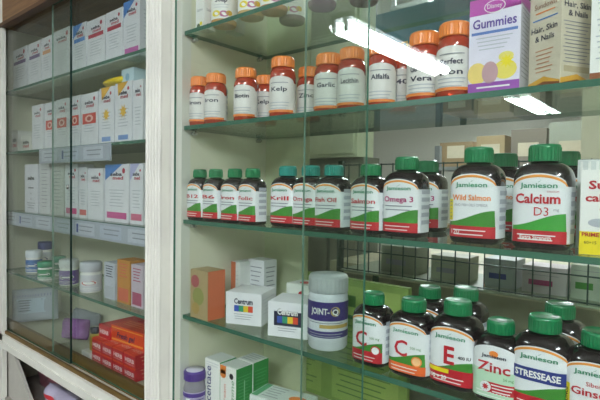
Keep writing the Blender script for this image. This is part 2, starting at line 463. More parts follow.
tag(mb.build('hanging_sign'), 'dark blue hanging sign with faded yellow writing behind the orange capped bottles', 'sign')
# cartons' shelf far in the back room
t = thing('storage_shelf', 'grey metal shelving with brown cartons seen above the green capped bottles', 'shelving', (-.75, 2.8, 0))
lc = Vector((.75, -2.8, 0))
for x in (-1.18, -.42):
    for y in (2.62, 2.98):
        mb = MB(); mb.box(x-.015, x+.015, y-.015, y+.015, 0, EZ+.24, M('6c7270', .4)); mb.build('upright', t, lc)
for z in (-.9, -.35, .12):
    mb = MB(); mb.box(-1.2, -.4, 2.6, 3.0, EZ+z-.02, EZ+z, M('7d8482', .4)); mb.build('shelf', t, lc)
k = 0
for z in (-.9, -.35, .12):
    for i in range(4):
        c = Carton(.15+.02*(k % 3), .3, .14+.025*((k*5) % 4), (M('8f7a58', .7), M('a3906c', .7), M('7d7668', .7), M('9aa08f', .6))[k % 4])
        c.front.rect(-.05, .05, .05, .12, M('c8bfa4', .6)); 
        pos = ('first', 'second', 'third', 'last')[i]; lv = {-.9: 'lowest', -.35: 'middle', .12: 'upper'}[z]
        c.place('storage_carton', 'brown stock carton, %s from the cupboard on the %s shelf in the back room' % (pos, lv), 'carton', -1.09+i*.192, 2.8, z, 0, 'stock cartons in the back room'); k += 1
# wire basket rack
t = thing('wire_rack', 'dark wire grid rack standing behind the glass shelves', 'wire rack', (-.15, .93, 0))
lc = Vector((.15, -.93, 0)); WIRE = M('2f4a40', .35, metal=.4)
xa, xb = Xat(338, .92, -.1), .44
x = xa; i = 0
while x < xb:
    mb = MB(); mb.tube((x, .92, EZ-.192), (x, .92, EZ+.052), .0015, WIRE, 6)
    mb.build('upright_wire', t, lc); x += .0285; i += 1
for z in (.05, -.145, -.190):
    mb = MB(); mb.tube((xa, .922, EZ+z), (xb, .922, EZ+z), .0015, WIRE, 6); mb.build('cross_wire', t, lc)
mb = MB(); mb.box(xa, xb, .925, 1.10, EZ-.198, EZ-.194, M('93a088', .5)); mb.build('tray', t, lc)
for x in (xa, xb):
    mb = MB(); mb.box(x-.006, x+.006, .925, .937, 0, EZ+.06, WIRE); mb.build('leg', t, lc)
    mb = MB(); mb.box(x-.006, x+.006, 1.088, 1.10, 0, EZ-.198, WIRE); mb.build('leg', t, lc)
for (px, w_, h_, m_, lab, pk) in ((548, .075, .05, M('d9cfd2', .5), 'pale pink printed carton lying in the wire rack', MAG),
                              (590, .05, .06, M('b9c2b0', .5), 'pale green carton in the wire rack beside the pink one', GREEN),
                              (505, .06, .055, M('b3bfbf', .5), 'blue grey carton in the wire rack', NAVY),
                              (455, .08, .05, M('a5ab92', .5), 'olive carton standing in the wire rack', GREY),
                              (405, .09, .06, M('8f9a86', .5), 'grey green carton at the far end of the wire rack', GREY)):
    c = Carton(w_, .06, h_, m_); c.front.rect(-w_*.35, h_*.3, w_*.2, h_*.5, pk); c.front.lines(-w_*.4, w_*.4, h_*.85, 2, .008, GREY)
    c.place('rack_carton', lab, 'carton', Xat(px, 1.0, -.15), 1.0, -.1942)
t = thing('back_counter', 'pale beige counter in the back room behind the wire rack', 'counter', (.2, 1.4, 0))
lc = Vector((-.2, -1.4, 0))
mb = MB(); mb.box(-.84, 1.6, 1.17, 1.62, 0, EZ-.25, M('a3a58c', .6)); mb.build('body', t, lc)
mb = MB(); mb.box(-.85, 1.62, 1.15, 1.64, EZ-.25, EZ-.22, M('cfccae', .5, var=.25, scale=14.0)); mb.build('worktop', t, lc)
# green printed board behind the lowest shelves
xa, xb = Xat(268, .87, -.35), Xat(409, .87, -.35)
mb = MB(); mb.box(xa, xb, .862, .875, EZ-.4789, EZ-.20, M('8aa552', .6, var=.1))
pr = Print(mb, lambda u, v, o: (u, .862-o, EZ+v))
for k in range(2):
    a = xa+.012+k*(xb-xa)/2; b = a+(xb-xa)/2-.03
    pr.rect(a, -.47, b, -.215, M('9db45f', .6), 1); pr.lines(a+.01, b-.008, -.30, 13, .0125, M('5f7f3c', .6), t=.0028, off=2)
    pr.rect(a+.01, -.26, a+.06, -.235, M('4f7a38', .6), 2)
tag(mb.build('leaflet_board'), 'lime green printed board standing behind the lowest glass shelf', 'board')

# ================================================================== right bay: brown bottles
def jam(cap=GREENCAP, w=.033, d=.026, H=.128): return (w, d, 3.6, H, BROWNBOT, cap, w*.545, .021*H/.128)
LOGO = M('3c8f6a', .4)
def jamart(band=RED, swoosh=GREEN, arc=M('e8963c', .4), extra=None, w=.033, d=.026, H=.128, paper=PAPER, bh=.20, logo=True, tag_=None):
    k = H/.128
    def art(p):
        if logo:
            p.text('Jamieson', 0, .0745*k, .0085*k, LOGO, width=w*1.25, bold=.02)
            p.poly([(-.001, .081*k), (.004*k, .084*k), (.001, .0815*k)], LOGO, 2)
        p.lines(-w*.7, w*.6, .018*k, 2, .0055*k, WHITE, t=.0014*k)
        if tag_ is not None: p.rect(-w*.93, .03*k, -w*.72, .056*k, YELLOW, 2)
        if extra: extra(p, k, w)
    return dict(h0=.008*k, side=.076*k, arch=.092*k, half=w+d*1.5, front=w*.97, band=(band, .068*bh*k*1.1), swoosh=(swoosh, .02*k, .036*k) if swoosh else None,
                arc=arc, arct=.0032*k, art=art, paper=paper)
BN = 'supplement_bottle'
# third shelf (R3)
def e_cal(p, k, w):
    p.text('Calcium', -.001, .056*k, .016*k, RED, width=.050, bold=.03); p.text('D3', .004, .041*k, .015*k, RED, width=.016)
    p.text('CALCIUM', .016, .069*k, .003, RED); p.text('mg', .02, .047*k, .005, GREY); p.text('Extra Strength', -.002, .0125*k, .006, WHITE, width=.035, bold=.02)
def e_sal(p, k, w):
    p.text('Wild Salmon', 0, .057*k, .0105*k, ORANGE, width=.050, bold=.02); p.text('AND FISH OILS OMEGA', 0, .049*k, .005*k, GREY, width=.044)
    p.rect(-.031, .03*k, -.024, .058*k, YELLOW, 2); p.lines(-.029, -.025, .055*k, 5, .005, GREY, t=.001)
    p.text('120', -.02, .012*k, .009, WHITE)
G3 = 'green capped brown bottles on the third shelf'
bottle(BN, 'brown Calcium D3 bottle with green cap and red banded white label', 'bottle', 545, .652, R[3], jam(), jamart(extra=e_cal, swoosh=M('3da03a', .4)), group=G3)
bottle(BN, 'brown bottle with green cap hidden behind the Calcium D3 bottle', 'bottle', 566, .785, R[3], jam(), jamart(extra=e_cal), group=G3)
bottle(BN, 'brown Wild Salmon oil bottle with orange lettering and green cap', 'bottle', 479, .652, R[3], jam(), jamart(extra=e_sal), group=G3)
bottle(BN, 'brown bottle with green cap hidden behind the Wild Salmon bottle', 'bottle', 505, .785, R[3], jam(), jamart(extra=e_sal), group=G3)
def e_gen(t1, c=RED):
    def f(p, k, w):
        p.text(t1, 0, .056*k, .012*k, c, width=w*1.5, bold=.02); p.lines(-w*.7, w*.7, .050*k, 2, .006*k, GREY, t=.0014)
    return f
SM = dict(w=.0285, d=.023, H=.108)
MD = dict(w=.031, d=.025, H=.118)
bottle(BN, 'brown bottle with large green cap, next along from the Wild Salmon bottle', 'bottle', 407, .652, R[3], jam(**MD), jamart(extra=e_gen('Omega 3', MAG), **MD), group=G3)
bottle(BN, 'brown bottle standing behind the one next to the Wild Salmon bottle', 'bottle', 428, .76, R[3], jam(**MD), jamart(extra=e_gen('Omega 3', MAG), **MD), group=G3)
row = [(371, 'brown green capped bottle, second along from the Wild Salmon bottle'),
       (334, 'brown green capped bottle, third along from the Wild Salmon bottle'),
       (311, 'brown green capped bottle, fourth along from the Wild Salmon bottle'),
       (288, 'brown green capped bottle beside the gap in the third shelf row'),
       (253, 'small brown bottle across the gap, fourth from the cabinet side panel'),
       (235, 'small brown green capped bottle, third from the cabinet side panel'),
       (216, 'small brown green capped bottle, second from the cabinet side panel'),
       (200, 'small brown green capped bottle standing against the cabinet side panel')]
nm = ['Salmon', 'Fish Oil', 'Omega', 'Krill', 'Folic', 'Iron', 'B6', 'B12']
S2 = dict(w=.0245, d=.0195, H=.104)
for i, (px, lab) in enumerate(row):
    if i > 3: SM = S2
    bottle(BN, lab, 'bottle', px, .625 if i > 3 else .648, R[3], jam(cap=(GREENCAP, M('1d8f83', .35, coat=.2))[1 if 1 <= i <= 3 else 0], **SM), jamart(extra=e_gen(nm[i]), **SM), group=G3)

# fourth shelf (R4)
G4 = 'green capped brown bottles on the lowest glass shelf'
def e_C(c2):
    def f(p, k, w):
        p.text('C', -.006, .036*k, .037*k, RED, bold=.015); p.text('500 mg', .016, .050*k, .006*k, GREEN)
        p.disc(.018, .031*k, .0085*k, c2, 3); p.disc(.018, .031*k, .0065*k, M('f7c08a', .4) if c2 is ORANGE else PAPER, 4)
    return f
def e_E(p, k, w):
    p.text('E', 0, .038*k, .036*k, RED, bold=.025); p.rect(-.007, .038*k, .006, .0405*k, RED, 2); p.rect(-.007, .0615*k, .006, .064*k, RED, 2)
    p.text('400 IU', .020, .048*k, .0065*k, BLACK, bold=.02); p.rect(-.031, .0235*k, 0.0, .0295*k, YELLOW, 3); p.text('100 + 20', -.016, .0135*k, .008*k, WHITE, bold=.03)
def e_Z(p, k, w):
    p.text('Zinc', 0, .050*k, .022*k, RED, width=.040, bold=.02); p.text('50 mg', .018, .040*k, .006*k, GREEN)
    p.rect(-.012, .017*k, w*.95, .034*k, RED, 2); p.disc(-.009, .0255*k, .0085*k, PAPER, 3); p.star(-.009, .0255*k, .006*k, RED, 4); p.text('Jamieson', 0, .0725*k, .0075*k, INK, width=.030, bold=.03)
    p.disc(0, .079*k, .007*k, ORANGE, 1, .005*k); p.lines(-.002, w*.8, .031*k, 3, .005*k, WHITE, t=.0014, off=3)
def e_S(p, k, w):
    p.rect(-w*.95, .046*k, w*.9, .063*k, NAVY, 2); p.text('STRESSEASE', -.001, .0505*k, .012*k, WHITE, off=3, width=.050, bold=.03)
def e_G(p, k, w):
    p.text('Siberian', .004, .060*k, .0085*k, RED); p.text('Ginseng', .002, .047*k, .014*k, RED, width=.048, bold=.02)
    p.rect(-w*.96, .022*k, -w*.74, .058*k, YELLOW, 2); p.text('BONUS', -w*.81, .040*k, .006, BLACK, off=3, rot=PI/2, bold=.02)
A4 = dict(w=.0315, d=.0255, H=.110); B4 = dict(w=.033, d=.026, H=.117); C4 = dict(w=.030, d=.025, H=.102)
bottle(BN, 'brown vitamin bottle, white label with red C and red band', 'bottle', 374, .640, R[4], jam(w=.029, d=.024, H=.108), jamart(extra=e_C(RED), bh=.26, w=.029, d=.024, H=.108), group=G4)
bottle(BN, 'brown vitamin bottle, white label with red C and orange band', 'bottle', 414, .640, R[4], jam(**A4), jamart(extra=e_C(ORANGE), band=M('ee6a30', .4), **A4), group=G4)
bottle(BN, 'brown vitamin bottle with big red E on the label', 'bottle', 458, .645, R[4], jam(**B4), jamart(extra=e_E, bh=.3, **B4), group=G4)
bottle(BN, 'brown bottle hidden behind the red E bottle', 'bottle', 466, .735, R[4], jam(**B4), jamart(extra=e_E, **B4), group=G4)
bottle(BN, 'brown bottle hidden behind the orange banded C bottle', 'bottle', 430, .735, R[4], jam(**A4), jamart(extra=e_C(ORANGE), band=M('ee6a30', .4), **A4), group=G4)
bottle(BN, 'small brown Zinc bottle with pale mint label', 'bottle', 501, .640, R[4], jam(**C4), jamart(extra=e_Z, band=M('bfe0c4', .4), swoosh=None, arc=None, logo=False, bh=.6, **C4), group=G4)
bottle(BN, 'brown STRESSEASE bottle with dark blue name band', 'bottle', 545, .640, R[4], jam(**B4), jamart(extra=e_S, bh=.24, **B4), group=G4)
bottle(BN, 'brown bottle with green cap standing behind the STRESSEASE bottle', 'bottle', 560, .725, R[4], jam(**B4), jamart(extra=e_S, **B4), group=G4)
bottle(BN, 'brown Ginseng bottle with upright yellow strip beside STRESSEASE', 'bottle', 599, .640, R[4], jam(**A4), jamart(extra=e_G, **A4), group=G4)

# second shelf (R2): orange capped bottles ------------------------
G2 = 'orange capped bottles on the second shelf'
def ob(r=.0225, H=.1): return (r, r, 2, H, AMBER, ORANGECAP, r*.86, .019)
def oart(txt, r=.0225, H=.1, t2=None):
    def art(p):
        for j in range(2 if t2 else 1):
            p.text((txt, t2)[j], 0, H*.42-j*.0135, .0105, INK, width=r*1.25, bold=.02)
        p.lines(-r*.7, r*.7, H*.56, 1, .004, GREY, t=.0012)
        p.lines(-r*.8, r*.8, H*.24, 3, .005, PALE, t=.0014); p.rect(-r*1.2, H*.08, r*1.2, H*.12, ORANGE, 1)
    return dict(h0=H*.08, side=H*.56, arch=H*.66, half=r*2.6, front=r*1.3, art=art, paper=M('e8e4e0', .45))
ol = [(455, .632, 'Perfect', 'Iron', 'orange capped Perfect Iron bottle beside the gummies carton', .0235),
      (425, .645, 'Go Aloe', 'Vera', 'orange capped bottle, second from the gummies carton', .0245),
      (403, .700, '240', None, 'orange capped bottle standing deeper between the second and third ones', .0225),
      (382, .65, 'Alfalfa', None, 'orange capped bottle, third from the gummies carton', .0225),
      (352, .645, 'Lecithin', None, 'orange capped bottle just past the glass door edge', .0225),
      (329, .65, 'Garlic', None, 'orange capped garlic bottle on the second shelf', .0245),
      (309, .70, 'Zinc', None, 'orange capped bottle set back between the garlic and the taller bottle', .0225),
      (283, .64, 'Kelp', None, 'taller orange capped bottle, fifth from the cabinet side panel', .0235),
      (266, .70, 'Kelp', None, 'orange capped bottle, fourth from the cabinet side panel, set back', .0225),
      (246, .632, 'Biotin', None, 'orange capped bottle, third from the cabinet side panel', .0225),
      (216, .628, 'Iron', None, 'orange capped bottle, second from the cabinet side panel', .0225),
      (199.5, .625, 'Iron', None, 'orange capped bottle standing against the cabinet side panel', .020)]
for px, Y, a, b_, lab, r in ol:
    H = .1 if px != 283 else .108
    bottle(BN, lab, 'bottle', px, Y, R[2], ob(r, H), oart(a, r, H, b_), group=G2, rz=math.radians((300-px)*.03+18 if px > 390 else 25))

# gummies carton
LIL = M('e6e0f2', .45); PK = M('b83fa8', .4); SKIN = M('caa38c', .6)
c = Carton(.062, .05, .120, LIL, {'z+': PK, 'x+': M('c9c6d4', .5)})
f = c.front
f.rect(-.031, .104, .031, .120, PK, 1); f.poly([(-.031, .104), (.031, .104), (.031, .109), (0, .100), (-.031, .100)], PK, 1)
f.disc(0, .108, .013, WHITE, 2, .008); f.disc(0, .108, .012, PK, 3, .007); f.text('Disney', 0, .106, .008, WHITE, 4, width=.018)
f.text('Gummies', 0, .083, .0165, M('5b3f9c', .4), 3, width=.053, bold=.02); f.rect(-.028, .075, .028, .0785, M('5f7fc4', .4), 2)
f.lines(-.022, .022, .071, 4, .0048, PALE, t=.0012)
f.disc(.014, .028, .014, M('f0dd6a', .4), 2, .012); f.disc(.015, .044, .009, M('efe07a', .4), 2, .006)   # plain colour patches in place of the characters
f.disc(-.020, .026, .012, M('efd27a', .4), 2, .014); f.disc(-.004, .026, .010, M('c8a0a8', .4), 3, .014)
f.rect(-.031, 0, .031, .014, M('9a4fb0', .4), 3); f.lines(-.02, .02, .009, 1, .004, WHITE, t=.002, off=4)
f.star(.016, .038, .009, YELLOW, 4, 9)
c.right.lines(-.02, .02, .108, 17, .0055, GREY, t=.0012); c.right.rect(-.025, .106, .025, .12, PK, 1)
c.at('vitamin_carton', 'lilac and magenta Gummies carton on the second shelf', 'carton', 469, .618, R[2], math.radians(3))
# hair, skin and nails carton
TAN = M('dcd2bc', .5); BR = M('8a4a22', .5)
c = Carton(.046, .050, .112, TAN)
for p, w_ in ((c.front, .046), (c.right, .050)):
    p.text('Hair, Skin', -.001, .068 if p is c.front else .090, .0095, INK, 2, width=w_*.82, bold=.015)
    p.text('& Nails', 0, .057 if p is c.front else .080, .0095, INK, 2, width=w_*.6, bold=.015)
    p.poly([(-w_/2, 0), (w_/2, 0), (w_/2, .006), (0, .014), (-w_/2, .008)], M('e0a83a', .4), 2)
    p.poly([(-w_/2, 0), (w_/2, 0), (w_/2, .004), (0, .008), (-w_/2, .002)], BR, 3)
c.front.text('Sundown', 0, .096, .009, M('a06a50', .4), 2, width=.032); c.front.rect(-.014, .090, .014, .0915, ORANGE, 2)
c.front.rect(-.018, .082, .018, .0835, BLUE, 2); c.front.lines(-.013, .013, .046, 6, .005, M('c98f6a', .5), t=.0013)
c.right.lines(-.022, .022, .074, 12, .0042, GREY, t=.001); c.right.poly([(-.02, .016), (.02, .016), (.02, .023), (-.02, .023)], M('c4b594', .5), 1)
t_ = math.radians(-30); q = Matrix.Rotation(t_, 3, 'Z') @ Vector((.023, -.025, 0))
c.place('vitamin_carton', 'tan Hair, Skin and Nails carton turned with its corner forward', 'carton', Xat(561, .614, R[2]+.05)-q.x, .614-q.y, R[2], t_)
c = Carton(.05, .04, .115, WHITE); c.front.lines(-.02, .02, .09, 12, .006, PALE, t=.0014); c.front.rect(-.025, 0, .025, .008, BR, 2)
c.left.lines(-.015, .015, .09, 12, .006, PALE, t=.0014)
c.at('vitamin_carton', 'white carton with brown foot beside the Hair, Skin and Nails carton', 'carton', 591, .612, R[2])
# super calcium carton on R3
c = Carton(.056, .04, .095, WHITE)
f = c.front
f.text('Super', 0, .074, .013, RED, 2, width=.040, bold=.03); f.text('calcium', 0, .060, .012, RED, 2, width=.046, bold=.03); f.text('+D3', .0, .047, .012, RED, 2, width=.018)
f.disc(-.008, .036, .012, PALE, 2, .005); f.rect(-.028, 0, -.006, .026, YELLOW, 2); f.rect(-.006, 0, .028, .026, RED, 2)
f.text('PRIME', -.017, .0205, .006, RED, 3, width=.017, bold=.03); f.text('60+15', -.017, .012, .005, BLACK, 3, width=.012); f.text('AT', .002, .012, .01, WHITE, 3)
c.left.rect(-.02, 0, .02, .026, YELLOW, 1)
c.at('vitamin_carton', 'white Super calcium carton with yellow and red foot', 'carton', 580, .622, R[3])
c = Carton(.05, .03, .110, M('dfe3e2', .2)); 
for i in range(6): c.front.rect(-.022+i*.0085, .02, -.019+i*.0085, .108, WHITE, 2)
c.place('vitamin_carton', 'pale ribbed pack standing behind the Super calcium carton', 'carton', Xat(603, .70, R[3]+.1), .70, R[3])

# top shelf (R1) -------------------------------------------------
G1 = 'amber bottles on the top shelf'
for i, (px, Y, col, tx, lab) in enumerate(((224, .634, 'd9a05c', 'Soap', 'amber bottle with floral label beside the narrow top shelf carton'),
        (251, .634, 'd9b070', 'Kiwi', 'amber bottle with white label, second on the top shelf'),
        (274, .64, 'c98658', 'Aloe', 'amber bottle on the top shelf, third from the narrow carton'),
        (292, .70, '7c6a70', 'Mint', 'grey based bottle on the top shelf set behind the third amber one'),
        (322, .675, '8a6478', 'Rose', 'plum based bottle on the top shelf near the glass door edge'),
        (364, .70, '9a6a78', 'Lily', 'plum based bottle on the top shelf past the glass door edge'))):
    kind = (.025, .025, 2, .11, M(col, .2, coat=.4), WHITE, .021, .02)
    def art(p, tx=tx):
        p.text(tx, 0, .040, .014, INK, width=.024, bold=.02); p.lines(-.015, .015, .035, 2, .005, PALE)
        p.disc(-.010, .018, .009, YELLOW, 2, .006); p.disc(.006, .017, .009, M('c06a9a', .4), 2, .006); p.disc(.016, .019, .006, M('d8b030', .4), 3, .005)
    X = Xat(px, Y, R[1])
    t = thing('shower_gel_bottle', lab, 'bottle', (X, Y, EZ+R[1]+.0004), math.radians(35), G1)
    body, cap, P = bottle_meshes(*kind); put('body', body, t); put('cap', cap, t)
    put('label', label_mesh(P, dict(h0=.008, side=.075, half=.045, art=art, paper=WHITE)), t)
c = Carton(.026, .03, .12, WHITE); 
for p in (c.front, c.right):
    p.text('Sabine', 0, .035, .008, GREY, width=.018); p.disc(-.004, .006, .005, M('5a6a50', .5), 2); p.disc(.004, .010, .004, YELLOW, 2)
c.at('soap_carton', 'narrow white carton with floral foot at the end of the top shelf', 'carton', 196, .612, R[1])
c = Carton(.026, .03, .12, M('d3d6d2', .4)); c.front.lines(-.01, .01, .1, 8, .008, PALE)
c.at('soap_carton', 'plain grey carton standing deeper between two amber top shelf bottles', 'carton', 226, .665, R[1])

# fourth shelf, white goods -------------------------------------
def e_rain(p, u, v, s):
    p.text('Centrum', u, v+.006*s, .013*s, INK, 3, width=.036*s, bold=.03)
    for i, m_ in enumerate((M('3a56b0', .4), M('3a9a70', .4), M('e0c030', .4), M('d84a30', .4))):
        p.rect(u-.018*s+i*.009*s, v-.008*s, u-.009*s+i*.009*s, v+.003*s, m_, 2)
    p.lines(u-.018*s, u+.018*s, v-.012*s, 3, .004*s, GREY, t=.001)
GC = 'white multivitamin cartons'
for px, lab, dk in ((226, 'white Centrum carton, the one nearer the orange striped carton', False), (268, 'white Centrum carton beside the Joint supplement jar', True)):
    c = Carton(.075, .075, .062, M('e6e6ea', .45)); rr = math.radians(22)
    if dk: c.front.rect(-.026, .020, .026, .046, INK, 1)
    e_rain(c.front, 0, .034, 1.1); c.right.lines(-.03, .03, .05, 5, .007, PALE)
    if dk: c.front.text('Centrum', 0, .0405, .0135, WHITE, 4, width=.038, bold=.03)
    c.at('vitamin_carton', lab, 'carton', px, .622, R[4], rr, GC)
c = Carton(.05, .04, .105, M('dfe0e6', .45)); c.front.lines(-.018, .018, .09, 6, .010, GREY, t=.002); c.front.rect(-.025, .0, .025, .012, NAVY, 1)
c.right.lines(-.015, .015, .09, 6, .010, GREY, t=.002)
c.place('vitamin_carton', 'tall white carton with blue foot standing behind the Centrum cartons', 'carton', Xat(262, .77, R[4]), .77, R[4])
c = Carton(.06, .05, .07, M('d9ded6', .45)); c.top.disc(0, 0, .012, RED, 1); c.front.disc(.01, .05, .008, RED, 2); c.front.lines(-.02, .02, .03, 3, .008, GREY)
c.place('vitamin_carton', 'pale carton with red spots standing behind the Joint supplement jar', 'carton', Xat(305, .765, R[4]), .765, R[4])
c = Carton(.055, .045, .098, M('a8926a', .5)); 
c.front.disc(-.012, .075, .013, M('a04a50', .5), 2); c.front.disc(-.002, .045, .018, M('8a8c4a', .5), 1); c.front.disc(-.01, .02, .012, M('a88a4a', .5), 2)
c.right.rect(-.022, 0, .022, .098, M('d0704a', .5), 1)
c.at('tea_carton', 'brown tea carton with orange side on the lowest glass shelf by the side panel', 'carton', 190.5, .604, R[4])
c = Carton(.03, .05, .10, M('dfe0de', .5), {'x-': M('d0704a', .5)}); c.front.rect(-.015, 0, .0, .10, M('d0704a', .5), 1); c.front.lines(-.0, .012, .08, 6, .009, PALE)
c.at('tea_carton', 'slim white carton with orange edge set back beyond the brown tea carton', 'carton', 231, .72, R[4])
# joint jar
X = Xat(328, .652, R[4]+.06)
t = thing('supplement_jar', 'white JOINT-Q jar with purple label on the lowest glass shelf', 'jar', (X, .652, EZ+R[4]+.0004), math.radians(30))
mb = MB(); r = .0335
mb.lathe([(r*.92, 0), (r, .004), (r, .084), (r*.985, .090), (r*.88, .096), (r*.86, .1)], M('dfe0ea', .3, coat=.3), n=40); mb.build('body', t)
mb = MB(); mb.lathe([(r*.97, .094), (r*.99, .095), (r*.99, .118)], M('b9bcc0', .4), n=60, rib=.0006, smooth=False, cap1=False)
mb.lathe([(r*.99, .118), (r*.94, .122), (.001, .1215)], M('b9bcc0', .4), n=60, cap0=False); mb.build('lid', t)
P = Prof(r, r, 2)
def art(p):
    p.rect(-.05, .050, .05, .081, M('3f2f7c', .4), 1); p.rect(-.05, .022, .05, .033, M('3f2f7c', .4), 1); p.rect(-.01, .038, .045, .044, M('c9a65a', .4), 1)
    p.text('JOINT-', -.010, .061, .014, WHITE, 2, width=.033, bold=.03); p.disc(.016, .066, .008, M('c9b06a', .4), 2); p.disc(.016, .066, .005, INK, 3); p.text('Q', .016, .061, .013, WHITE, 4, bold=.03)
    p.lines(-.03, .03, .047, 1, .004, INK); p.lines(-.03, .03, .029, 2, .004, PALE, t=.001)
put('label', label_mesh(P, dict(h0=.018, side=.084, half=.055, art=art, paper=M('e4e4ee', .4))), t)

# bottom of the right bay (R5) ------------------------------------
X = -.8015
t = thing('cream_jar', 'clear jar with purple lid standing on the cabinet bottom', 'jar', (X, .617, EZ+R[5]+.0004), math.radians(40))
mb = MB(); r = .023; mb.lathe([(r*.9, 0), (r, .004), (r, .058), (r*.9, .068), (r*.82, .074), (r*.82, .08)], M('a9a3b0', .15, coat=.5, trans=.3), n=36); mb.build('body', t)
mb = MB(); mb.lathe([(r*.95, .076), (r*.97, .077), (r*.97, .091)], PURPLE, n=48, rib=.0005, smooth=False, cap1=False); mb.lathe([(r*.97, .091), (r*.9, .094), (.001, .094)], PURPLE, n=48, cap0=False)
mb.lathe([(r*.78, .0941), (r*.78, .0948), (.001, .0949)], M('d9d4e6', .4), n=36); mb.build('lid', t)
def art(p):
    p.rect(-.03, .044, .03, .052, PURPLE, 1); p.rect(-.03, .008, .03, .014, PURPLE, 1); p.rect(-.014, .016, -.004, .042, WHITE, 2); p.lines(0, .025, .040, 5, .006, PURPLE, t=.0016)
put('label', label_mesh(Prof(r, r, 2), dict(h0=.006, side=.054, half=.032, art=art, paper=M('b9b0cc', .3))), t)
GR = M('2f8c46', .45)
def gcarton(w_, d_, h_): return Carton(w_, d_, h_, WHITE, {'x+': GR, 'y+': GR, 'z+': M('d5d9d6', .45)})
x_ = Xat(205, .632, R[5]+.06)
c = gcarton(.047, .044, .119)
c.front.text('Placentace', -.004, .055, .024, M('3a3f7a', .4), 2, rot=PI/2, width=.10, bold=.01); c.front.lines(-.02, .02, .113, 2, .005, PALE)
c.place('cream_carton', 'white carton with dark blue upright lettering beside the purple lidded jar', 'carton', x_+.0235, .654, R[5])
c = gcarton(.047, .044, .117)
c.front.text('Fromme', .018, .055, .015, GR, 2, rot=PI/2, width=.075, shear=.2); c.front.text('eye cream', -.006, .045, .012, M('e0704a', .4), 2, rot=PI/2, width=.07)
c.front.rect(-.0235, .10, -.006, .117, ORANGE, 3); c.front.disc(-.0145, .10, .0088, ORANGE, 3); c.front.disc(.010, .1, .006, BLACK, 2)
c.right.lines(-.018, .018, .10, 13, .0065, M('4fa564', .5), t=.0018); c.right.rect(-.0015, .04, .0015, .09, M('8fc59c', .5), 3)
c.place('cream_carton', 'green and white carton with orange corner tab on the cabinet bottom', 'carton', x_+.0718, .654, R[5])
c = gcarton(.047, .044, .117); c.right.lines(-.018, .018, .10, 12, .007, M('4fa564', .5), t=.0018); c.top.lines(-.02, .02, .015, 4, .009, GREY, t=.002)
c.place('cream_carton', 'green sided carton standing behind the one with the orange tab', 'carton', x_+.0718, .701, R[5])
c = Carton(.115, .06, .080, M('dfe4e2', .45), {'z+': M('dbe4e0', .45)})
c.top.lines(-.038, .0, .022, 5, .010, GREY, t=.002); c.top.disc(.035, -.004, .020, ORANGE, 1, .012); c.top.disc(.045, -.008, .012, M('f4c8a0', .4), 2, .008); c.top.rect(-.0555, -.028, -.042, .028, M('5fa878', .4), 1)
c.front.text('Fromme', -.02, .012, .014, GR, 2)
c.place('cream_carton', 'low white carton with orange print on its top beside the green ones', 'carton', -.602, .672, R[5], math.radians(10))

# ================================================================== left bay
SB_R = M('b8324a', .4); SB_P = M('6a4a86', .4)
def seba(w_, h_, band, bandc, d_=.05, corner=None, foot=None, small=False):
    c = Carton(w_, d_, h_, M('e4e4ea', .45)); f = c.front
    zt = h_*.80
    f.text('seba', -w_*.02, zt, h_*.085, INK, 3, width=w_*.50, bold=.03); f.text('med', w_*.06, zt-h_*.065, h_*.085, SB_R, 3, width=w_*.45, bold=.03)
    f.disc(w_*.30, zt+h_*.085, w_*.06, SB_R, 3)
    if band: f.rect(-w_*.42, zt-h_*.17, w_*.42, zt-h_*.09, bandc, 2)
    f.lines(-w_*.32, w_*.32, zt-h_*.24, 6, h_*.055, PALE, t=h_*.014)
    if corner: f.poly([(-w_/2, h_), (-w_/2, h_*.72), (w_*.25, h_)], corner, 2)
    if foot: f.rect(-w_*.42, h_*.06, w_*.42, h_*.17, foot, 2)
    c.right.lines(-d_*.3, d_*.3, h_*.8, 8, h_*.07, PALE, t=h_*.014)
    return c
GL1 = 'white skin care cartons on the top shelf behind the sliding doors'
spec = [(13, 27, .150, SB_P, None, None, 'white carton with purple band at the far end of the top shelf row', 0),
        (28.5, 41, .148, SB_P, None, None, 'white carton with plum band, second from the far end of top shelf', 0),
        (42, 51.5, .148, M('e0a070', .4), None, None, 'slim white carton with orange mark on the top shelf', 0),
        (52.5, 71, .150, None, None, None, 'plain white carton without a band, beside the door edge on top shelf', 0),
        (73, 86, .142, BLUE, BLUE, None, 'white carton with blue band and blue corner on top shelf', 0),
        (87, 105, .137, SB_R, None, None, 'white carton with red band beside the blue banded carton', 0),
        (106, 122.5, .138, SB_R, None, None, 'white carton with red band beside the pink footed carton', 0),
        (123.5, 140, .145, None, BLUE, M('c05fa8', .4), 'white carton with blue corner and pink foot by the ridged post', 0)]
for a, b_, h_, bc, cn, ft, lab, _ in spec:
    Yf = .665; x0 = Xat(a, Yf, L[1]+h_/2); x1 = Xat(b_, Yf, L[1]+h_/2); w_ = (x1-x0)*.985
    c = seba(w_, h_, bc is not None, bc, corner=cn, foot=ft); c.place('skin_care_carton', lab, 'carton', (x0+x1)/2, Yf+.025, L[1], 0, GL1)
GL2 = 'white skin care cartons on the second shelf behind the sliding doors'
def motif(c, w_, h_, kind):
    f = c.front
    if kind == 'red': f.rect(-w_*.40, h_*.42, w_*.40, h_*.62, M('d8473f', .4), 3); f.disc(0, h_*.52, w_*.24, M('f0c0b4', .4), 4, h_*.07); f.disc(0, h_*.52, w_*.12, M('b03a34', .4), 5, h_*.04)
    if kind == 'sun': f.star(0, h_*.52, w_*.24, M('e8b83c', .4), 3); f.rect(-w_*.3, h_*.05, w_*.3, h_*.13, M('7fa0d8', .4), 3); f.poly([(-w_*.35, h_), (w_*.3, h_), (-w_*.3, h_*.78)], M('e8b040', .4), 3)
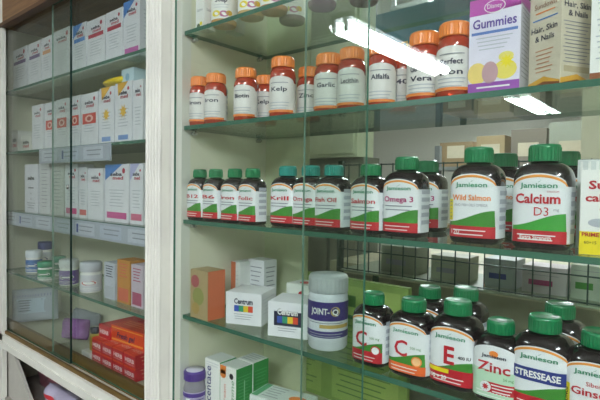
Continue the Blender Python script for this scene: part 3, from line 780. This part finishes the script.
spec = [(11.5, 18, .078, None, 'small white carton at the far end of the second shelf'),
        (21, 31, .055, None, 'smallest white carton on the second shelf'),
        (32, 43, .152, None, 'slim white carton beside the two small ones on second shelf'),
        (45, 55, .150, 'red', 'white carton with red square, first after the slim carton'),
        (56, 68, .152, 'red', 'white carton with red square directly behind the door edge'),
        (70, 80, .152, 'red', 'white carton with red square just past the door edge'),
        (81, 98, .150, 'red', 'wide white carton with red squares beside the sun carton'),
        (99, 114, .155, 'sun', 'white carton with yellow sun beside the red square cartons'),
        (115, 132, .158, 'sun', 'white carton with yellow sun nearer the ridged post'),
        (133, 143, .155, None, 'pale green white carton wedged beside the ridged post')]
for a, b_, h_, kd, lab in spec:
    Yf = .665; x0 = Xat(a, Yf, L[2]+h_/2); x1 = Xat(b_, Yf, L[2]+h_/2); w_ = (x1-x0)*.97
    if h_ < .08:
        c = Carton(w_, .05, h_, M('dcdcd6', .5)); c.front.text('seba', 0, h_*.5, h_*.3, BLACK, 2, width=w_*.6, bold=.03); c.front.text('med', 0, h_*.25, h_*.3, SB_R, 2, width=w_*.6, bold=.03)
    else:
        c = seba(w_, h_, False, None)
    if kd: motif(c, w_, h_, kd)
    c.place('skin_care_carton', lab, 'carton', (x0+x1)/2, Yf+.025, L[2], 0, GL2)
# two things lying on top of the cartons
ztop = L[2]+.158+.0005
c = Carton(.06, .045, .038, M('c9e0ea', .45)); c.front.disc(0, .016, .010, M('8fb8d0', .4), 2)
c.place('skin_care_carton', 'small light blue carton lying on top of the second shelf row', 'carton', Xat(137, .70, ztop), .695, L[2]+.1555)
mb = MB(); mb.loft([[(x, .03*math.cos(q)*s_, .012+.012*math.sin(q)*s_) for q in [2*PI*j/20 for j in range(20)]] for x, s_ in ((-.055, .35), (-.045, .8), (-.02, 1), (.03, 1), (.05, .9), (.056, .5))], M('f0d020', .35))
tag(mb.build('yellow_pouch', loc=(Xat(123, .70, ztop)-.005, .692, EZ+ztop)), 'yellow tube shaped pouch lying on the sun cartons', 'pouch')

GL3 = 'white skin care cartons on the third shelf behind the sliding doors'
spec = [(24.5, 38, .165, None, None, 'white carton with dark upright writing at the far end of third shelf'),
        (39.5, 50, .172, None, None, 'slim grey white carton, second from the far end of third shelf'),
        (51, 64, .165, None, None, 'grey white carton with faint print behind the door edge'),
        (65, 78, .160, None, M('c8407f', .4), 'white carton with deep pink square near its foot'),
        (79, 87, .150, None, M('d06060', .4), 'slim carton with red foot squeezed on the third shelf'),
        (88, 103, .145, None, None, 'plain grey white carton beside the wide blue cornered carton'),
        (105, 129, .155, BLUE, M('d05a98', .4), 'wide white carton with blue corner and pink bar on third shelf'),
        (130, 143, .155, M('b8b8e0', .4), M('d06a8a', .4), 'carton with lilac corner between wide blue cornered carton and post')]
for i, (a, b_, h_, cn, ft, lab) in enumerate(spec):
    Yf = .665; x0 = Xat(a, Yf, L[3]+h_/2); x1 = Xat(b_, Yf, L[3]+h_/2); w_ = (x1-x0)*.97
    if i in (0, 1, 2):
        c = Carton(w_, .05, h_, (M('e4e4ec', .45), M('cfd0d2', .5), M('c6c9c4', .5))[i])
        f = c.front
        if i == 0: f.text('seba', 0, h_*.68, h_*.11, BLACK, 2, width=w_*.5, bold=.04); f.rect(-w_*.2, h_*.50, w_*.2, h_*.52, BLACK, 2); f.text('+', 0, h_*.36, h_*.1, BLACK); f.text('o', 0, h_*.26, h_*.1, INK)
        f.lines(-w_*.3, w_*.3, h_*(.2 if i == 0 else .85), 3 if i == 0 else 11, h_*.05 if i == 0 else h_*.07, GREY, t=h_*.012)
    else:
        c = seba(w_, h_, False, None, corner=cn, foot=ft)
    c.place('skin_care_carton', lab, 'carton', (x0+x1)/2, Yf+.025, L[3], 0, GL3)

# L4: tubs --------------------------------------------------------
def tub(px, Y, r, H, body, lid, lab, mark):
    X = Xat(px, Y, L[4]+H/2)
    t = thing('ointment_tub', lab, 'tub', (X, Y, EZ+L[4]+.0004), math.radians(50), 'tubs on the fourth shelf behind the sliding doors')
    mb = MB(); mb.lathe([(r*.9, 0), (r, .004), (r*.96, H*.62), (r*.9, H*.68), (r*.9, H*.72)], WHITE, n=32); mb.build('body', t)
    mb = MB(); mb.lathe([(r*1.0, H*.70), (r*1.02, H*.71), (r*1.02, H*.96), (r*.95, H), (.001, H)], lid, n=48, rib=.0005); mb.build('lid', t)
    def art(p):
        p.disc(0, H*.34, r*.8, WHITE, 1, H*.10); p.disc(0, H*.34, r*.7, mark, 2, H*.075); p.rect(-r*.5, H*.31, r*.5, H*.37, WHITE, 3); p.lines(-r, r, H*.18, 2, H*.05, WHITE, t=.0015)
    put('label', label_mesh(Prof(r, r, 2), dict(h0=.005, side=H*.60, half=r*2.4, art=art, paper=body)), t)
tub(34, .69, .026, .078, M('4a78b8', .4), M('e2e6ee', .4), 'white lidded tub with blue label at the far end of its shelf', NAVY)
tub(45, .765, .024, .095, M('d0d4de', .4), NAVY, 'tall pale tub with navy lid behind the green tub', NAVY)
tub(46, .665, .025, .060, M('1f8a58', .4), M('2c8f68', .4), 'bright green tub in front of the navy lidded tub', M('0f5a3c', .4))
tub(59, .73, .022, .064, M('2f8a6a', .4), M('3f8f74', .4), 'darker green tub set back beside the purple tub', M('0f5a3c', .4))
tub(69, .68, .028, .080, M('7a5aa8', .4), M('e4e4ea', .4), 'purple labelled tub with white lid behind the door edge', INK)
tub(91, .68, .030, .088, M('d4d4dc', .4), M('c9ccd6', .4), 'grey white tub with red mark beside the purple tub', M('d86a6a', .4))
GS = 'cartons on the fourth shelf behind the sliding doors'
for i, (a, b_, h_, m_, m2, lab) in enumerate(((104, 115, .10, M('c4c8d4', .5), INK, 'pale carton with dark stripes beside the grey white tub'),
                               (117, 130, .115, M('c98a3c', .5), M('d86a50', .5), 'amber coloured carton on the fourth shelf'),
                               (131, 143, .11, M('cdbfcc', .5), M('b05070', .5), 'pale mauve carton by the ridged post on the fourth shelf'))):
    Yf = .67; x0 = Xat(a, Yf, L[4]+h_/2); x1 = Xat(b_, Yf, L[4]+h_/2); w_ = (x1-x0)*.95
    c = Carton(w_, .05, h_, m_); c.front.lines(-w_*.35, w_*.35, h_*.92, 5, h_*.07, m2, t=h_*.025); c.front.rect(-w_*.4, h_*.05, w_*.4, h_*.35, m2 if i else PALE, 1)
    c.place('ointment_carton', lab, 'carton', (x0+x1)/2, Yf+.025, L[4], 0, GS)

# L5: cartons, pouches --------------------------------------------
RC = M('c4202c', .4); ORC = M('e04a20', .4)
def red_end(i, j, label, n=None):
    c = Carton(.056, .13, .034, RC, {'z+': M('e04430', .4)}); f = c.front
    f.text('HERB', 0, .011, .015, M('f6d8dc', .4), 3, width=.044, bold=.03); f.lines(-.022, .022, .007, 1, .004, M('f0a0a0', .4), t=.0016)
    f.rect(-.028, .030, .028, .034, ORC, 1); c.top.text('HERB', 0, -.05, .02, M('f0c0b0', .4), 2, width=.044); c.right.lines(-.05, .05, .028, 3, .01, M('f0a080', .4), t=.002)
    X = Xat(91, .665, L[5]+.03)+.030+i*.0585
    return c.place('toothpaste_carton', label, 'carton', X, .732, L[5]+j*.0348, 0, 'red toothpaste cartons stacked on the cabinet bottom')
ordn = ('first', 'second', 'third', 'fourth')
for j in range(2):
    for i in range(4):
        red_end(i, j, 'red toothpaste carton, %s from the gold tube in the %s layer' % (ordn[i], ('lower', 'upper')[j]))
c = Carton(.062, .12, .036, RC); c.front.text('HERB', 0, .012, .016, M('f6d8dc', .4), 3, width=.048, bold=.03)
c.place('toothpaste_carton', 'red toothpaste carton lying alone on the stack beside the orange one', 'carton', Xat(92, .665, L[5]+.09)+.033, .745, L[5]+.0698, 0)
c = Carton(.15, .06, .045, ORC, {'z+': M('d8402c', .4)}); c.front.text('Fresh gel', -.005, .014, .022, M('3a2a5a', .4), 3, width=.085, bold=.02, shear=.25)
c.front.rect(-.072, .004, .072, .009, M('f6a03c', .4), 1); c.front.rect(-.072, .038, .072, .041, M('f6a03c', .4), 1); c.top.lines(-.06, .06, .02, 3, .012, M('f08a5a', .4), t=.003)
c.place('toothpaste_carton', 'orange carton with slanted script lying on the red stack', 'carton', Xat(107, .68, L[5]+.1)+.078, .725, L[5]+.0698, math.radians(4))
X = Xat(87, .66, L[5]+.04)-.008
c = Carton(.05, .06, .022, M('c9c9c4', .5)); c.front.lines(-.02, .02, .016, 2, .006, GREY); c.place('soap_carton', 'flat pale carton under the gold tube on the cabinet bottom', 'carton', X, .69, L[5])
t = thing('gold_tube', 'gold tube with black cap beside the red toothpaste cartons', 'tube', (X, .69, EZ+L[5]+.0229)); t.scale = (1.15, 1.0, 1.0)
mb = MB(); mb.loft([[((.021-.0*z)*math.cos(q), (.003+.012*k_)*math.sin(q), z) for q in [2*PI*j/24 for j in range(24)]] for z, k_ in ((.0, 1), (.02, 1), (.045, .95), (.05, .8))], M('b09a3c', .3, metal=.4))
mb.build('body', t)
mb = MB(); mb.lathe([(.014, .050), (.0145, .051), (.013, .066), (.001, .067)], M('1c1830', .25, coat=.4), n=24); mb.build('cap', t)
# crumpled pouches
def pillow(name, label, cat, w_, h_, d_, m_, loc, rot, art=None, seed=1):
    rnd = random.Random(seed); mb = MB(); n = 16; vs = []; fs = []
    ph = [rnd.uniform(0, 6) for _ in range(6)]
    for sgn in (-1, 1):
        for i in range(n+1):
            for j in range(n+1):
                u, v = i/n*2-1, j/n*2-1
                t_ = (1-u**4)*(1-v**4); t_ = t_**.5*d_*(1+.25*math.sin(5*u+ph[0])*math.sin(4*v+ph[1]))
                vs.append((u*w_/2, sgn*(t_/2+.0004), (v+1)*h_/2))
        o = 0 if sgn < 0 else (n+1)**2
        for i in range(n):
            for j in range(n):
                a = o+i*(n+1)+j; q = (a, a+n+1, a+n+2, a+1); fs.append(q if sgn < 0 else q[::-1])
    rim = [i*(n+1) for i in range(n+1)]+[n*(n+1)+j for j in range(1, n+1)]+[i*(n+1)+n for i in range(n-1, -1, -1)]+[j for j in range(n-1, 0, -1)]
    K = (n+1)**2
    for a, b_ in zip(rim, rim[1:]+rim[:1]): fs.append((a, a+K, b_+K, b_))
    mb.add(vs, fs, m_, True)
    if art:
        def fn(u, v, off):
            uu, vv = u/(w_/2), v/(h_/2)-1; t_ = max(0, (1-uu**4)*(1-vv**4))**.5*d_*(1+.25*math.sin(5*uu+ph[0])*math.sin(4*vv+ph[1]))
            return (u, -(t_/2+.0006)-off, v)
        art(Print(mb, fn, True))
    o = mb.build(name, loc=loc); o.rotation_euler = rot
    return tag(o, label, cat)
def art(p):
    p.rect(-.06, .030, .045, .082, M('a9b8c8', .4), 1); p.lines(-.052, .035, .077, 5, .009, INK, t=.0022, off=3)
    for i in range(14): p.rect(-.07+i*.01, .088, -.067+i*.01, .096, M('6a6a90', .4), 2)
pillow('dressing_pouch', 'clear plastic pouch with blue printed panel leaning on the cabinet bottom', 'pouch', .165, .118, .03, M('c4ccd6', .25, 'film', haze=.6), (-1.845, .705, EZ+L[5]+.012), (math.radians(-10), math.radians(-6), math.radians(42)), art)
pillow('plastic_bag', 'crumpled grey plastic bag lying beyond the purple bag', 'bag', .15, .06, .05, M('b4b8c2', .2, 'film', haze=.6), (-1.665, .80, EZ+L[5]+.003), (math.radians(-8), 0, math.radians(5)), seed=4)
pillow('plastic_bag', 'crumpled purple plastic bag beside the gold tube', 'bag', .09, .065, .05, M('a06ab0', .25, 'film', haze=.8), (Xat(75, .72, L[5]+.03), .72, EZ+L[5]+.003), (math.radians(-8), 0, math.radians(30)), seed=6)
# lower compartment packs
def art(p):
    p.rect(-.05, .01, .06, .05, M('7a7ac0', .4), 1); p.rect(-.08, .055, .02, .066, RED, 2); p.lines(-.04, .05, .045, 3, .012, WHITE, t=.004)
pillow('nappy_pack', 'white and red plastic wrapped pack on the lower shelf', 'pack', .20, .085, .06, M('b9b3ca', .25), (Xat(62, .665, -.70), .668, EZ-.7445), (0, 0, 0), art, seed=9)
pillow('nappy_pack', 'dark red plastic wrapped pack behind the white one on the lower shelf', 'pack', .18, .10, .05, M('8a5a62', .3), (Xat(60, .74, -.70)-.05, .735, EZ-.7445), (0, 0, 0), None, seed=12)
